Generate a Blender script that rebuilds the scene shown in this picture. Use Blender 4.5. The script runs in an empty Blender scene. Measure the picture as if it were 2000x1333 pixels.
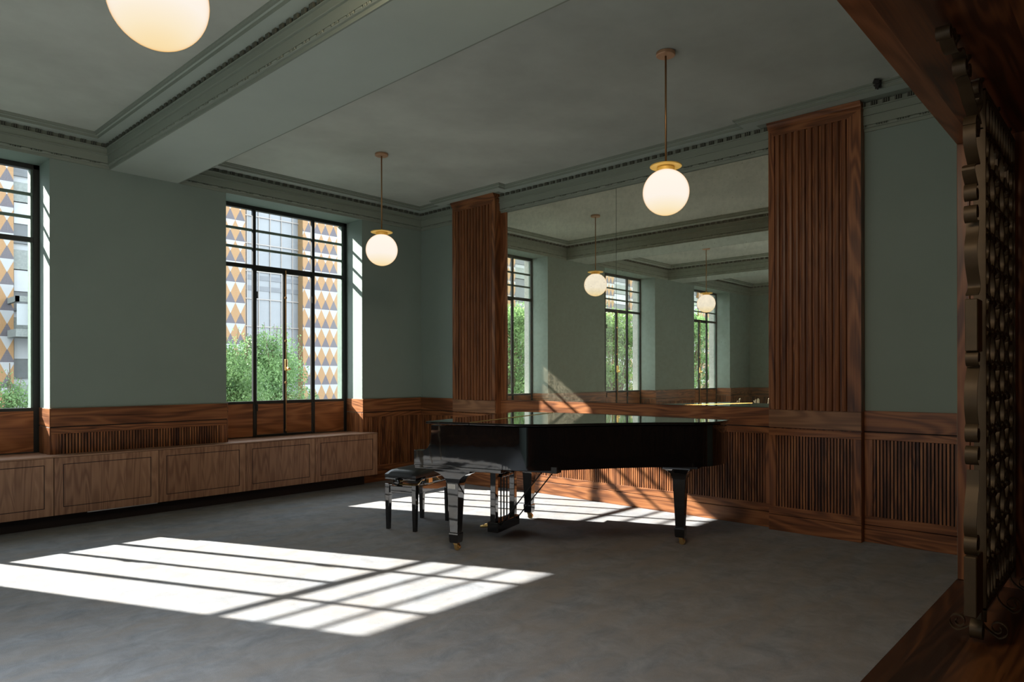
import bpy, bmesh, math, random
from mathutils import Vector, Matrix
random.seed(7)
PI = math.pi
C = bpy.context.scene.collection
sc = bpy.context.scene

# ------------------------------------------------------------------ materials
MATS = {}
class NT:
    def __init__(s, name):
        s.m = bpy.data.materials.new(name); s.m.use_nodes = True
        s.t = s.m.node_tree; s.t.nodes.clear()
        s.out = s.t.nodes.new('ShaderNodeOutputMaterial')
    def n(s, typ, props=None, **inp):
        nd = s.t.nodes.new('ShaderNode' + typ)
        for k, v in (props or {}).items(): setattr(nd, k, v)
        for k, v in inp.items():
            key = int(k[1:]) if k[0] == '_' and k[1:].isdigit() else k.replace('_', ' ')
            s.set(nd.inputs[key], v)
        return nd
    def set(s, sock, v):
        if hasattr(v, 'bl_idname') and hasattr(v, 'outputs'): v = v.outputs[0]
        if isinstance(v, bpy.types.NodeSocket): s.t.links.new(v, sock)
        else:
            if sock.type == 'RGBA' and isinstance(v, (tuple, list)) and len(v) == 3: v = (*v, 1)
            sock.default_value = v
    def math(s, op, a, b=0.0, c=None, clamp=False):
        nd = s.t.nodes.new('ShaderNodeMath'); nd.operation = op; nd.use_clamp = clamp
        s.set(nd.inputs[0], a); s.set(nd.inputs[1], b)
        if c is not None: s.set(nd.inputs[2], c)
        return nd.outputs[0]
    def mix(s, f, a, b, typ='MIX'):
        nd = s.t.nodes.new('ShaderNodeMix'); nd.data_type = 'RGBA'; nd.blend_type = typ
        s.set(nd.inputs[0], f); s.set(nd.inputs[6], a); s.set(nd.inputs[7], b)
        return nd.outputs[2]
    def ramp(s, f, stops):
        nd = s.t.nodes.new('ShaderNodeValToRGB'); s.set(nd.inputs[0], f)
        e = nd.color_ramp.elements
        while len(e) < len(stops): e.new(0.5)
        for i, (p, c) in enumerate(stops):
            e[i].position = p; e[i].color = (*c, 1) if len(c) == 3 else c
        return nd.outputs[0]
    def coord(s, kind='Object'):
        return s.t.nodes.new('ShaderNodeTexCoord').outputs[kind]
    def mapping(s, v, scale=(1, 1, 1), loc=(0, 0, 0)):
        nd = s.t.nodes.new('ShaderNodeMapping'); s.set(nd.inputs[0], v)
        nd.inputs['Scale'].default_value = scale; nd.inputs['Location'].default_value = loc
        return nd.outputs[0]
    def noise(s, v, scale=5, detail=3, rough=.5, dist=0):
        return s.n('TexNoise', None, Vector=v, Scale=scale, Detail=detail, Roughness=rough, Distortion=dist).outputs[0]
    def bsdf(s, **k):
        b = s.n('BsdfPrincipled', None, **k); s.t.links.new(b.outputs[0], s.out.inputs[0]); return b
    def bump(s, h, strength=.3, dist=.01):
        return s.n('Bump', None, Strength=strength, Distance=dist, Height=h).outputs[0]

def flat(name, col, rough=.5, metal=0., spec=.5, var=.06, nscale=6, bump=0, coat=0):
    q = NT(name)
    nz = q.noise(q.coord(), nscale, 4)
    c = q.mix(q.math('MULTIPLY', nz, 1.0), tuple(x * (1 - var) for x in col), tuple(min(1, x * (1 + var)) for x in col))
    kw = dict(Base_Color=c, Roughness=rough, Metallic=metal)
    kw['Specular IOR Level'.replace(' ', '_')] = spec
    if coat: kw['Coat_Weight'] = coat; kw['Coat_Roughness'] = .03
    if bump: kw['Normal'] = q.bump(q.noise(q.coord(), 180, 2), bump, .002)
    q.bsdf(**kw); return q.m

def wood(name, axis, dark, mid, light, rough=.38, strip=0, stripaxis=None, svar=.35, spec=.4, gs=1.0, rings_=.30):
    """grain runs along axis; strip>0 varies tone by board of that width along stripaxis"""
    q = NT(name); co = q.coord()
    long_, fine = [9 * gs] * 3, [70] * 3
    ai = 'XYZ'.index(axis)
    long_[ai] = 1.0 * gs; fine[ai] = 1.6
    v = co
    sep = q.n('SeparateXYZ', None, Vector=co)
    rnd = None
    if strip:
        cell = q.math('FLOOR', q.math('DIVIDE', sep.outputs['XYZ'.index(stripaxis)], strip))
        wn = q.n('TexWhiteNoise', {'noise_dimensions': '1D'}, W=cell)
        rnd = wn.outputs['Value']
        off = q.n('CombineXYZ', None)
        q.set(off.inputs[ai], q.math('MULTIPLY', rnd, 13.0))
        add = q.n('VectorMath', {'operation': 'ADD'}); q.set(add.inputs[0], co); q.set(add.inputs[1], off.outputs[0])
        v = add.outputs[0]
    n1 = q.noise(q.mapping(v, tuple(long_)), .55, 2, .5, .6)
    rings = q.math('MULTIPLY_ADD', q.math('SINE', q.math('MULTIPLY', n1, 62.0)), .5, .5)
    n2 = q.noise(q.mapping(v, tuple(fine)), 1.0, 3, .6)
    n3 = q.noise(q.mapping(v, (.8, .8, .8)), 1.3, 2)
    f = q.math('ADD', q.math('MULTIPLY', rings, rings_), q.math('MULTIPLY', n2, .55 + (.30 - rings_)*.5))
    f = q.math('ADD', f, q.math('MULTIPLY', q.math('SUBTRACT', n3, .5), .35))
    if rnd is not None: f = q.math('ADD', f, q.math('MULTIPLY', q.math('SUBTRACT', rnd, .5), svar))
    col = q.ramp(f, [(.12, dark), (.45, mid), (.85, light)])
    b = q.bsdf(Base_Color=col, Roughness=q.math('MULTIPLY_ADD', n2, .2, rough - .1), Specular_IOR_Level=spec,
               Normal=q.bump(n2, .12, .002))
    return q.m

WD, WM, WL = (.060, .020, .009), (.235, .088, .033), (.44, .19, .074)
M = {}
M['wx'] = wood('walnut_along_x', 'X', WD, WM, WL)
M['wy'] = wood('walnut_along_y', 'Y', WD, WM, WL)
M['wz'] = wood('walnut_upright', 'Z', WD, WM, WL)
M['slat_x'] = wood('walnut_slats_x', 'Z', WD, WM, WL, strip=.0257, stripaxis='X')
M['slat_y'] = wood('walnut_slats_y', 'Z', WD, WM, WL, strip=.0257, stripaxis='Y')
M['flute'] = wood('walnut_flutes', 'Z', WD, WM, WL, strip=.0555, stripaxis='Y', svar=.12, rings_=.10)
M['rail_pale'] = wood('lighter_walnut_rail', 'Y', (.13, .060, .030), (.27, .135, .068), (.40, .21, .11))
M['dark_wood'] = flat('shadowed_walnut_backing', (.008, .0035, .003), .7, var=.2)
M['cab'] = wood('pale_walnut_veneer', 'Z', (.20, .098, .055), (.33, .178, .104), (.45, .26, .155), rough=.42, strip=.145, stripaxis='X', svar=.20, gs=1.3)
M['cabtop'] = wood('pale_walnut_top', 'X', (.18, .095, .058), (.30, .17, .108), (.42, .255, .165), rough=.42)
M['groove'] = flat('dark_groove', (.03, .012, .008), .7)
M['wd_door'] = wood('window_board_walnut', 'X', (.13, .045, .016), (.34, .13, .048), (.50, .22, .09), gs=.8)
M['floorwood'] = wood('walnut_floorboards', 'X', (.02, .007, .003), (.065, .024, .009), (.17, .065, .02), rough=.32, strip=.17, stripaxis='Y', svar=.6, gs=.8)
M['portal'] = wood('walnut_portal_boards', 'X', (.09, .030, .013), (.25, .088, .034), (.42, .165, .068), strip=.42, stripaxis='Y', svar=.5, gs=.7)

def paint(name, col, mot=.1, scale=1.3):
    q = NT(name); co = q.coord()
    n = q.noise(co, scale, 5, .6); n2 = q.noise(co, 45, 2)
    f = q.math('MULTIPLY_ADD', q.math('SUBTRACT', n, .5), 2.2, .5, clamp=True)
    c = q.mix(f, tuple(x * (1 - mot) for x in col), tuple(x * (1 + mot) for x in col))
    q.bsdf(Base_Color=c, Roughness=.75, Specular_IOR_Level=.25, Normal=q.bump(n2, .05, .002)); return q.m
M['wall'] = paint('sage_green_wall_paint', (.248, .312, .276), .04)
M['ceil'] = paint('mottled_ceiling_plaster', (.555, .60, .535), .17, 1.0)
M['beam'] = paint('beam_paint_and_soffit_light', (.46, .535, .475), .05)
M['trim'] = paint('sage_cornice_paint_with_shade', (.265, .305, .255), .04)  # darker than the soffit: shade of the upright faces put into the colour
M['dentil'] = paint('dentil_painted_shade', (.12, .13, .105), .1)  # dark colour stands in for shade in the dentil grooves
M['cgroove'] = flat('cornice_shadow_gap', (.05, .055, .045), .8)

def carpet():
    q = NT('grey_carpet'); co = q.coord()
    n = q.noise(q.mapping(co, (1, 1, 1)), 5.5, 7, .72, .5); n2 = q.noise(co, 260, 2)
    n3 = q.noise(q.mapping(co, (1, 1, 1), (5, 3, 0)), 1.1, 3)
    f = q.math('MULTIPLY_ADD', q.math('SUBTRACT', n, .5), 2.4, .5, clamp=True)
    c = q.mix(f, (.135, .150, .172), (.300, .318, .340))
    n4 = q.noise(q.mapping(co, (.8, 2.4, 1), (2, 7, 0)), 2.2, 5, .6, .5)
    c = q.mix(q.math('MULTIPLY_ADD', q.math('SUBTRACT', n4, .5), 2.0, .35, clamp=True), c, (.262, .232, .204))
    c = q.mix(q.math('MULTIPLY', n2, .35), c, (.20, .20, .20))
    q.bsdf(Base_Color=c, Roughness=.95, Specular_IOR_Level=.1, Normal=q.bump(n2, .5, .004)); return q.m
M['carpet'] = carpet()

def lacquer():
    q = NT('black_piano_lacquer'); n = q.noise(q.coord(), 5, 2)
    q.bsdf(Base_Color=q.mix(n, (.004, .004, .0045), (.007, .0065, .007)), Roughness=.035, Specular_IOR_Level=.75,
           Coat_Weight=.6, Coat_Roughness=.02, Normal=q.bump(q.noise(q.coord(), 9, 2), .035, .01)); return q.m
M['lacquer'] = lacquer()
M['matte_black'] = flat('matte_black', (.012, .011, .011), .5)
M['leather'] = flat('black_leather', (.012, .013, .016), .32, spec=.6, bump=.25)
M['brass'] = flat('brass', (.80, .52, .20), .25, 1.0, var=.12)
M['brass_dark'] = flat('aged_brass_rod', (.36, .20, .085), .38, .9, var=.15)
M['brass_bright'] = flat('satin_brass_saucer', (1.0, .66, .16), .5, .25, var=.05)
M['copper'] = flat('copper_canopy', (.60, .36, .22), .45, .6)
M['steel'] = flat('black_steel_frame', (.016, .019, .018), .45, .2, var=.2)
M['steel_green'] = flat('green_painted_steel_bar', (.13, .19, .155), .5, .0, var=.3, nscale=20)
M['iron'] = flat('bronzed_iron', (.095, .066, .034), .5, .35, var=.25, nscale=14)
M['iron_dark'] = flat('dark_iron', (.07, .05, .03), .5, .5, var=.25)
M['alum'] = flat('pale_metal_strip', (.5, .5, .5), .35, .8)
M['tag'] = flat('grey_paper_tag', (.5, .5, .48), .6)
M['stone'] = flat('pale_stone', (.42, .43, .40), .85, var=.25, nscale=40)
M['concrete'] = flat('weathered_concrete', (.16, .18, .17), .9, var=.35, nscale=30)
M['white'] = flat('white_render', (.30, .32, .33), .8, var=.05)
M['bglass'] = flat('obscured_glass', (.26, .29, .30), .4, var=.08)
M['greyglass'] = flat('grey_facade_glazing', (.175, .19, .20), .3, var=.18, nscale=1.5)
M['greyband'] = flat('louvre_band', (.12, .13, .14), .5, var=.2)
M['mullion'] = flat('white_mullion', (.26, .24, .22), .6)
M['ochre'] = flat('ochre_side_tile', (.21, .135, .06), .7, var=.15, nscale=30)
M['darkwin'] = flat('dark_window_pane', (.07, .08, .085), .3, var=.3, nscale=8)
M['terracotta'] = flat('terracotta_planter', (.16, .07, .05), .8, var=.3, nscale=40)
M['asphalt'] = flat('street_asphalt', (.16, .16, .15), .9, var=.2)
M['roofing'] = flat('roof_membrane', (.3, .3, .3), .9)
M['bark'] = flat('tree_bark', (.11, .08, .05), .9, var=.3, nscale=20)

def globe():
    q = NT('opal_glass_lit')
    g = q.coord('Normal'); z = q.n('SeparateXYZ', None, Vector=g).outputs[2]
    f = q.math('MULTIPLY_ADD', z, .5, .5, clamp=True)
    col = q.ramp(f, [(0.0, (1.0, .78, .44)), (.12, (1.0, .85, .60)), (.34, (1.0, .91, .80)), (1.0, (1.0, .90, .79))])
    lw = q.n('LayerWeight', None, Blend=.5).outputs['Facing']
    col = q.mix(q.math('MULTIPLY', q.math('POWER', lw, 7.0), 1.4, clamp=True), col, (.85, .42, .07))
    e = q.n('Emission', None, Color=col, Strength=1.0)
    q.set(e.inputs['Strength'], q.math('MULTIPLY_ADD', f, .10, .96))
    q.t.links.new(e.outputs[0], q.out.inputs[0]); return q.m
M['globe'] = globe()

def pane():
    q = NT('window_glass'); co = q.coord()
    t = q.n('BsdfTransparent', None, Color=(.93, .95, .95)); g = q.n('BsdfGlossy', None, Color=(1, 1, 1), Roughness=.0)
    fc = q.n('LayerWeight', None, Blend=.5).outputs['Facing']
    fr = q.math('MULTIPLY_ADD', q.math('POWER', fc, 4.0), .85, .05, clamp=True)
    mx = q.n('MixShader'); q.set(mx.inputs[0], fr); q.set(mx.inputs[1], t.outputs[0]); q.set(mx.inputs[2], g.outputs[0])
    q.t.links.new(mx.outputs[0], q.out.inputs[0]); return q.m
M['pane'] = pane()

def antique():
    q = NT('antiqued_mirror_glass'); co = q.coord()
    n = q.noise(co, 22, 5, .65, .4); n2 = q.noise(co, 6, 4, .6); vo = q.n('TexVoronoi', None, Vector=co, Scale=20.0)
    spots = q.math('LESS_THAN', q.math('ADD', vo.outputs['Distance'], q.math('MULTIPLY', n, .5)), .345)
    haze = q.math('ADD', q.math('MULTIPLY', n2, .10), q.math('MULTIPLY', q.math('MULTIPLY_ADD', q.math('SUBTRACT', n, .5), 3.0, .3, clamp=True), .13))
    haze = q.math('ADD', q.math('ADD', haze, .0), q.math('MULTIPLY', spots, .22))
    gl = q.n('BsdfGlossy', None, Color=(.93, .92, .80), Roughness=.004)
    d = q.n('BsdfDiffuse', None, Color=q.mix(spots, (.62, .56, .40), (.16, .15, .12)))
    mx = q.n('MixShader'); q.set(mx.inputs[0], haze); q.set(mx.inputs[1], gl.outputs[0]); q.set(mx.inputs[2], d.outputs[0])
    q.set(gl.inputs['Normal'], q.bump(n2, .004, .004))
    q.t.links.new(mx.outputs[0], q.out.inputs[0]); return q.m
M['mirror'] = antique()

def mosaic():
    q = NT('harlequin_tile_mosaic'); co = q.coord(); s = q.n('SeparateXYZ', None, Vector=co)
    P, W = .525, .263
    u = q.math('ABSOLUTE', q.math('SUBTRACT', q.math('FRACT', q.math('DIVIDE', s.outputs[0], W)), .5))   # 0 centre .5 edge
    v = q.math('FRACT', q.math('DIVIDE', s.outputs[2], P))                                              # 0 at the white/dark line
    up = q.math('LESS_THAN', v, .5)
    dist = q.math('SUBTRACT', .5, q.math('ABSOLUTE', q.math('SUBTRACT', v, q.math('MULTIPLY', 1.0, 0.5))))  # distance from .0/.1 lines
    # v in 0..5 : above the line (dark, narrowing up);  v in .5..1 : below the next line (white, narrowing down)
    a = q.math('MULTIPLY', v, 2.0); b = q.math('MULTIPLY', q.math('SUBTRACT', 1.0, v), 2.0)
    st = lambda x: q.math('DIVIDE', q.math('FLOOR', q.math('MULTIPLY', x, 11.0)), 11.0)
    wd = q.math('MULTIPLY', q.math('SUBTRACT', 1.0, st(a)), .47); ww = q.math('MULTIPLY', q.math('SUBTRACT', 1.0, st(b)), .47)
    isd = q.math('MULTIPLY', up, q.math('LESS_THAN', u, wd))
    isw = q.math('MULTIPLY', q.math('SUBTRACT', 1.0, up), q.math('LESS_THAN', u, ww))
    nz = q.noise(co, 60, 2)
    base = q.mix(nz, (.20, .108, .038), (.275, .158, .062))
    c = q.mix(isd, base, q.mix(nz, (.05, .045, .055), (.085, .078, .09)))
    c = q.mix(isw, c, (.265, .28, .285))
    gx = q.math('GREATER_THAN', q.math('FRACT', q.math('MULTIPLY', s.outputs[0], 42.0)), .84)
    gz = q.math('GREATER_THAN', q.math('FRACT', q.math('MULTIPLY', s.outputs[2], 42.0)), .84)
    g = q.math('MULTIPLY', q.math('MAXIMUM', gx, gz), .28)
    c = q.mix(g, c, (.26, .25, .24))
    q.bsdf(Base_Color=c, Roughness=.5, Specular_IOR_Level=.3); return q.m
M['mosaic'] = mosaic()

def leafm(name, a, b):
    q = NT(name); n = q.noise(q.coord(), 3.5, 3)
    n2 = q.noise(q.coord(), 25, 1)
    c = q.mix(q.math('MULTIPLY_ADD', q.math('SUBTRACT', q.math('ADD', n, q.math('MULTIPLY', n2, .6)), .8), 2.4, .5, clamp=True), a, b)
    d = q.n('BsdfPrincipled', None, Base_Color=c, Roughness=.5)
    t = q.n('BsdfTranslucent', None, Color=c)
    mx = q.n('MixShader', None, _0=.4); q.set(mx.inputs[1], d.outputs[0]); q.set(mx.inputs[2], t.outputs[0])
    q.t.links.new(mx.outputs[0], q.out.inputs[0]); return q.m
M['leaf'] = leafm('fresh_green_leaves', (.055, .13, .038), (.26, .42, .17))
M['leaf2'] = leafm('darker_green_leaves', (.045, .11, .028), (.22, .36, .12))

# ------------------------------------------------------------------ geometry helpers
class B:
    """mesh builder in world coordinates"""
    def __init__(s): s.v = []; s.f = []
    def quad(s, *p):
        i = len(s.v); s.v += [tuple(x) for x in p]; s.f.append(tuple(range(i, i + len(p)))); return s
    def box(s, x0, x1, y0, y1, z0, z1, bev=0):
        if x0 > x1: x0, x1 = x1, x0
        if y0 > y1: y0, y1 = y1, y0
        if z0 > z1: z0, z1 = z1, z0
        b = min(bev, (x1-x0)*.45, (y1-y0)*.45, (z1-z0)*.45)
        i = len(s.v)
        if b <= 0:
            s.v += [(x, y, z) for z in (z0, z1) for y in (y0, y1) for x in (x0, x1)]
            s.f += [tuple(i + k for k in f) for f in ((0,2,3,1),(4,5,7,6),(0,1,5,4),(2,6,7,3),(0,4,6,2),(1,3,7,5))]
            return s
        xs = ((x0, x0+b), (x1, x1-b)); ys = ((y0, y0+b), (y1, y1-b)); zs = ((z0, z0+b), (z1, z1-b))
        idx = {}
        for a in (0, 1):
            for c in (0, 1):
                for d in (0, 1):
                    for k, (px, py, pz) in enumerate(((xs[a][0], ys[c][1], zs[d][1]), (xs[a][1], ys[c][0], zs[d][1]), (xs[a][1], ys[c][1], zs[d][0]))):
                        idx[a, c, d, k] = len(s.v); s.v.append((px, py, pz))
        F = s.f
        for a in (0, 1): F.append((idx[a,0,0,0], idx[a,0,1,0], idx[a,1,1,0], idx[a,1,0,0]))
        for c in (0, 1): F.append((idx[0,c,0,1], idx[1,c,0,1], idx[1,c,1,1], idx[0,c,1,1]))
        for d in (0, 1): F.append((idx[0,0,d,2], idx[0,1,d,2], idx[1,1,d,2], idx[1,0,d,2]))
        for a in (0, 1):
            for c in (0, 1): F.append((idx[a,c,0,0], idx[a,c,0,1], idx[a,c,1,1], idx[a,c,1,0]))
        for a in (0, 1):
            for d in (0, 1): F.append((idx[a,0,d,0], idx[a,1,d,0], idx[a,1,d,2], idx[a,0,d,2]))
        for c in (0, 1):
            for d in (0, 1): F.append((idx[0,c,d,1], idx[1,c,d,1], idx[1,c,d,2], idx[0,c,d,2]))
        for a in (0, 1):
            for c in (0, 1):
                for d in (0, 1): F.append((idx[a,c,d,0], idx[a,c,d,1], idx[a,c,d,2]))
        return s
    def prism(s, pts, fn):
        """closed outline pts (2d), fn(p, t) -> 3d for t = 0 and 1"""
        n = len(pts); i = len(s.v)
        s.v += [fn(p, 0) for p in pts] + [fn(p, 1) for p in pts]
        s.f.append(tuple(i + k for k in range(n))); s.f.append(tuple(i + n + k for k in reversed(range(n))))
        for k in range(n): s.f.append((i + k, i + (k+1) % n, i + n + (k+1) % n, i + n + k))
        return s
    def tube(s, pts, r, n=8, cap=True):
        pts = [Vector(p) for p in pts]; rs = r if isinstance(r, (list, tuple)) else [r] * len(pts)
        up = Vector((0, 0, 1)); rings = []
        for k, p in enumerate(pts):
            d = (pts[min(k+1, len(pts)-1)] - pts[max(k-1, 0)]).normalized()
            a = d.cross(up)
            if a.length < 1e-3: a = d.cross(Vector((1, 0, 0)))
            a.normalize(); b = d.cross(a).normalized()
            i = len(s.v); rings.append(i)
            s.v += [tuple(p + rs[k] * (math.cos(2*PI*j/n) * a + math.sin(2*PI*j/n) * b)) for j in range(n)]
        for i, k in zip(rings, rings[1:]):
            for j in range(n): s.f.append((i+j, i+(j+1) % n, k+(j+1) % n, k+j))
        if cap: s.f.append(tuple(range(rings[0], rings[0]+n))); s.f.append(tuple(reversed(range(rings[-1], rings[-1]+n))))
        return s
    def lathe(s, prof, c, n=32):
        """prof: (r, z)"""
        i = len(s.v)
        for r, z in prof: s.v += [(c[0] + r*math.cos(2*PI*j/n), c[1] + r*math.sin(2*PI*j/n), c[2] + z) for j in range(n)]
        for k in range(len(prof)-1):
            for j in range(n): s.f.append((i+k*n+j, i+k*n+(j+1) % n, i+(k+1)*n+(j+1) % n, i+(k+1)*n+j))
        s.f.append(tuple(reversed(range(i, i+n)))); s.f.append(tuple(range(i+(len(prof)-1)*n, i+len(prof)*n)))
        return s
    def strap(s, pts, y0, y1, t):
        """flat bar bent along pts (x,z), width y0..y1, thickness t"""
        L = []
        for k, p in enumerate(pts):
            a, b = pts[max(k-1, 0)], pts[min(k+1, len(pts)-1)]
            dx, dz = b[0]-a[0], b[1]-a[1]; l = math.hypot(dx, dz) or 1
            L.append((-dz/l*t/2, dx/l*t/2))
        i = len(s.v)
        for p, n in zip(pts, L):
            s.v += [(p[0]+n[0], y0, p[1]+n[1]), (p[0]+n[0], y1, p[1]+n[1]), (p[0]-n[0], y1, p[1]-n[1]), (p[0]-n[0], y0, p[1]-n[1])]
        for k in range(len(pts)-1):
            a, b = i+4*k, i+4*k+4
            for j in range(4): s.f.append((a+j, a+(j+1) % 4, b+(j+1) % 4, b+j))
        s.f.append((i, i+1, i+2, i+3)); e = i+4*(len(pts)-1); s.f.append((e+3, e+2, e+1, e))
        return s
    def obj(s, name, mat, parent=None, smooth=False, org=None, **props):
        me = bpy.data.meshes.new(name)
        o0 = Vector(org) if org is not None else (Vector(parent.get('_o', (0, 0, 0))) if parent is not None else Vector((0, 0, 0)))
        me.from_pydata([tuple(Vector(v) - o0) for v in s.v], [], s.f)
        bm = bmesh.new(); bm.from_mesh(me); bmesh.ops.recalc_face_normals(bm, faces=bm.faces); bm.to_mesh(me); bm.free()
        if smooth:
            me.shade_smooth() if smooth is True else me.shade_auto_smooth(angle=smooth) if hasattr(me, 'shade_auto_smooth') else me.shade_smooth()
        o = bpy.data.objects.new(name, me); C.objects.link(o)
        me.materials.append(MATS.get(mat) or M[mat])
        if parent is not None:
            o.parent = parent; o['_o'] = list(o0)
            if org is not None: o.location = o0 - Vector(parent.get('_o', (0, 0, 0)))
        else:
            o.location = o0; o['_o'] = list(o0)
        for k, v in props.items(): o[k] = v
        return o
def smooth_by_angle(o, ang=.6):
    me = o.data
    me.shade_smooth()
    bm = bmesh.new(); bm.from_mesh(me)
    for e in bm.edges:
        if len(e.link_faces) == 2 and e.link_faces[0].normal.angle(e.link_faces[1].normal, 0) > ang: e.smooth = False
    bm.to_mesh(me); bm.free()
    return o
def thing(name, loc, label=None, category=None, group=None, kind=None):
    o = bpy.data.objects.new(name, None); C.objects.link(o); o.location = loc; o['_o'] = list(loc)
    o.empty_display_size = .1
    if label: o['label'] = label
    if category: o['category'] = category
    if group: o['group'] = group
    if kind: o['kind'] = kind
    return o
def dup(root, dloc, label=None):
    r = root.copy(); C.objects.link(r); r.location = root.location + Vector(dloc)
    if label: r['label'] = label
    for ch in root.children:
        c = ch.copy(); C.objects.link(c); c.parent = r
        for g in ch.children:
            d = g.copy(); C.objects.link(d); d.parent = c
    return r
STR = dict(kind='structure')

# ------------------------------------------------------------------ main dimensions
XM, YW, YS, XL = 6.10, 7.316, .94, -4.48      # mirror wall, window wall, opening wall, far wall
ZC, ZB = 3.614, 3.336                          # ceiling, beam underside
YF = 7.65                                      # window frame plane
WIN = [(3.38, 5.13), (0.003, 1.753), (-3.37, -1.62)]
BEAMS = [(2.25, 2.874), (-1.13, -.506)]
ZT = 1.065                                     # wainscot top

# ------------------------------------------------------------------ shell
B().box(XL, XM, YS - .002, YW + .35, -.15, 0).obj('floor', 'carpet', kind='structure', label='grey mottled carpet covering the whole room', category='carpet')
B().box(-.9, 6.6, -3.2, YS - .002, -.15, -.001).obj('floor_boards', 'floorwood', kind='structure')
B().box(XL - .2, XM + .2, YS - .25, YW + .56, ZC, ZC + .25).obj('ceiling', 'ceil', **STR)
B().box(XM, XM + .2, YS - .02, YW + .56, -.15, ZC).obj('wall_east', 'wall', **STR)
B().box(XL - .2, XL, YS - .25, YW + .56, -.15, ZC).obj('wall_west', 'wall', **STR)
b = B()
xs = [XM] + [v for w in WIN for v in (w[1], w[0])] + [XL]
for k in range(0, len(xs), 2): b.box(xs[k+1], xs[k], YW, YF + .07, -.15, ZC)
for w in WIN:
    b.box(w[0], w[1], YW, YF + .07, ZB, ZC)
    b.box(w[0], w[1], YW, YF + .07, -.15, .60)
b.obj('wall_north', 'wall', **STR)
b = B()                                                   # stone outer skin
for k in range(0, len(xs), 2): b.box(xs[k+1] + (.04 if k < len(xs)-2 else 0), xs[k] - (.04 if k else 0), YF + .07, YF + .22, -3, 4.6)
for w in WIN:
    b.box(w[0] - .04, w[1] + .04, YF + .07, YF + .22, 3.37, 4.6)
    b.box(w[0] - .04, w[1] + .04, YF + .07, YF + .22, -3, 1.03)
b.obj('wall_north_outer', 'stone', **STR)
for bx in BEAMS:
    b = B().box(bx[0], bx[1], YS, YW, ZB, ZC + .01)
    o = b.obj('trim_ceiling_beam', 'beam', **STR)
# south wall beside the opening, vestibule shell
JX, JY, JZ = 5.365, .936, 2.886                 # jamb face, room-side edge, soffit height
b = B().box(XL - .2, -.9, YS - .25, YS, -.15, ZC); b.box(-.9, XM, YS - .25, YS, JZ + .02, ZC)
b.box(JX + .02, XM, YS - .25, YS, -.15, JZ + .1)
b.obj('wall_south', 'wall', **STR)
B().box(-.9, 6.6, -3.2, JY, JZ, JZ + .02).obj('trim_portal_soffit', 'portal', **STR)
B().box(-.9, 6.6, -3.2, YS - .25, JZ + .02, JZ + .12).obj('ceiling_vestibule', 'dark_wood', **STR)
b = B().box(JX, JX + .02, .865, JY, 0, JZ, .003); b.box(JX + .006, JX + .02, -3.2, .861, 0, JZ)
b.obj('trim_portal_jamb', 'wz', **STR)
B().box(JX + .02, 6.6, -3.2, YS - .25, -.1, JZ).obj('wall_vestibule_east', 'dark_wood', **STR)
B().box(-1.0, -.9, -3.2, YS - .25, -.15, JZ + .1).obj('wall_vestibule_west', 'wz', **STR)
B().box(-1.0, 6.6, -3.3, -3.2, -.15, JZ + .1).obj('wall_vestibule_south', 'wz', **STR)
B().box(XL - .4, XM + .4, YS - .4, YW + .42, 4.4, 4.6).obj('ceiling_roof', 'roofing', **STR)

# ------------------------------------------------------------------ cornice
LOW = [(0, 3.336), (.012, 3.336), (.012, 3.361), (.024, 3.364), (.028, 3.369), (.024, 3.374), (.006, 3.376), (.006, 3.384),
       (.028, 3.387), (.030, 3.458), (.044, 3.460), (.046, 3.467), (.036, 3.470), (.038, 3.517), (.052, 3.520), (.052, 3.528), (.030, 3.530), (.030, 3.566)]
TOP = [(.030, 3.566), (.150, 3.566), (.152, 3.589), (.170, 3.589), (.172, 3.600), (.186, 3.602), (.187, 3.616)]
def sweep(b, prof, path, closed):
    """path: 2d points, room on the left-hand side; profile p goes to the room"""
    n = len(path)
    def off(k, p):
        P = Vector(path[k]); ds = []
        if closed or k > 0: ds.append((P - Vector(path[k-1])).normalized())
        if closed or k < n-1: ds.append((Vector(path[(k+1) % n]) - P).normalized())
        ns = [Vector((-d.y, d.x)) for d in ds]
        if len(ns) == 1: return P + ns[0] * p
        m = ns[0] + ns[1]
        return P + m * (p * 2 / m.dot(m))
    i = len(b.v); m = len(prof)
    for k in range(n):
        for p, z in prof:
            q = off(k, p); b.v.append((q.x, q.y, z))
    for k in range(n if closed else n-1):
        a, c = i + k*m, i + ((k+1) % n)*m
        for j in range(m-1): b.f.append((a+j, a+j+1, c+j+1, c+j))
def run_items(path, closed, pitch):
    n = len(path)
    for k in range(n if closed else n-1):
        a, c = Vector(path[k]), Vector(path[(k+1) % n]); d = c - a; L = d.length; d.normalize()
        cnt = int((L - .06) // pitch); s0 = (L - cnt * pitch) / 2
        for j in range(cnt + 1): yield a + d * (s0 + j * pitch), d, Vector((-d.y, d.x))
def obox(b, c, d, nrm, w, p0, p1, z0, z1):
    a = [c - d*w/2 + nrm*p0, c + d*w/2 + nrm*p0, c + d*w/2 + nrm*p1, c - d*w/2 + nrm*p1]
    i = len(b.v); b.v += [(q.x, q.y, z0) for q in a] + [(q.x, q.y, z1) for q in a]
    b.f += [tuple(i+k for k in f) for f in ((0,1,2,3),(7,6,5,4),(0,4,5,1),(1,5,6,2),(2,6,7,3),(3,7,4,0))]
jog = .105
bays = [(2.874, XM, True), (-.506, 2.25, False), (XL, -1.13, False)]
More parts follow.
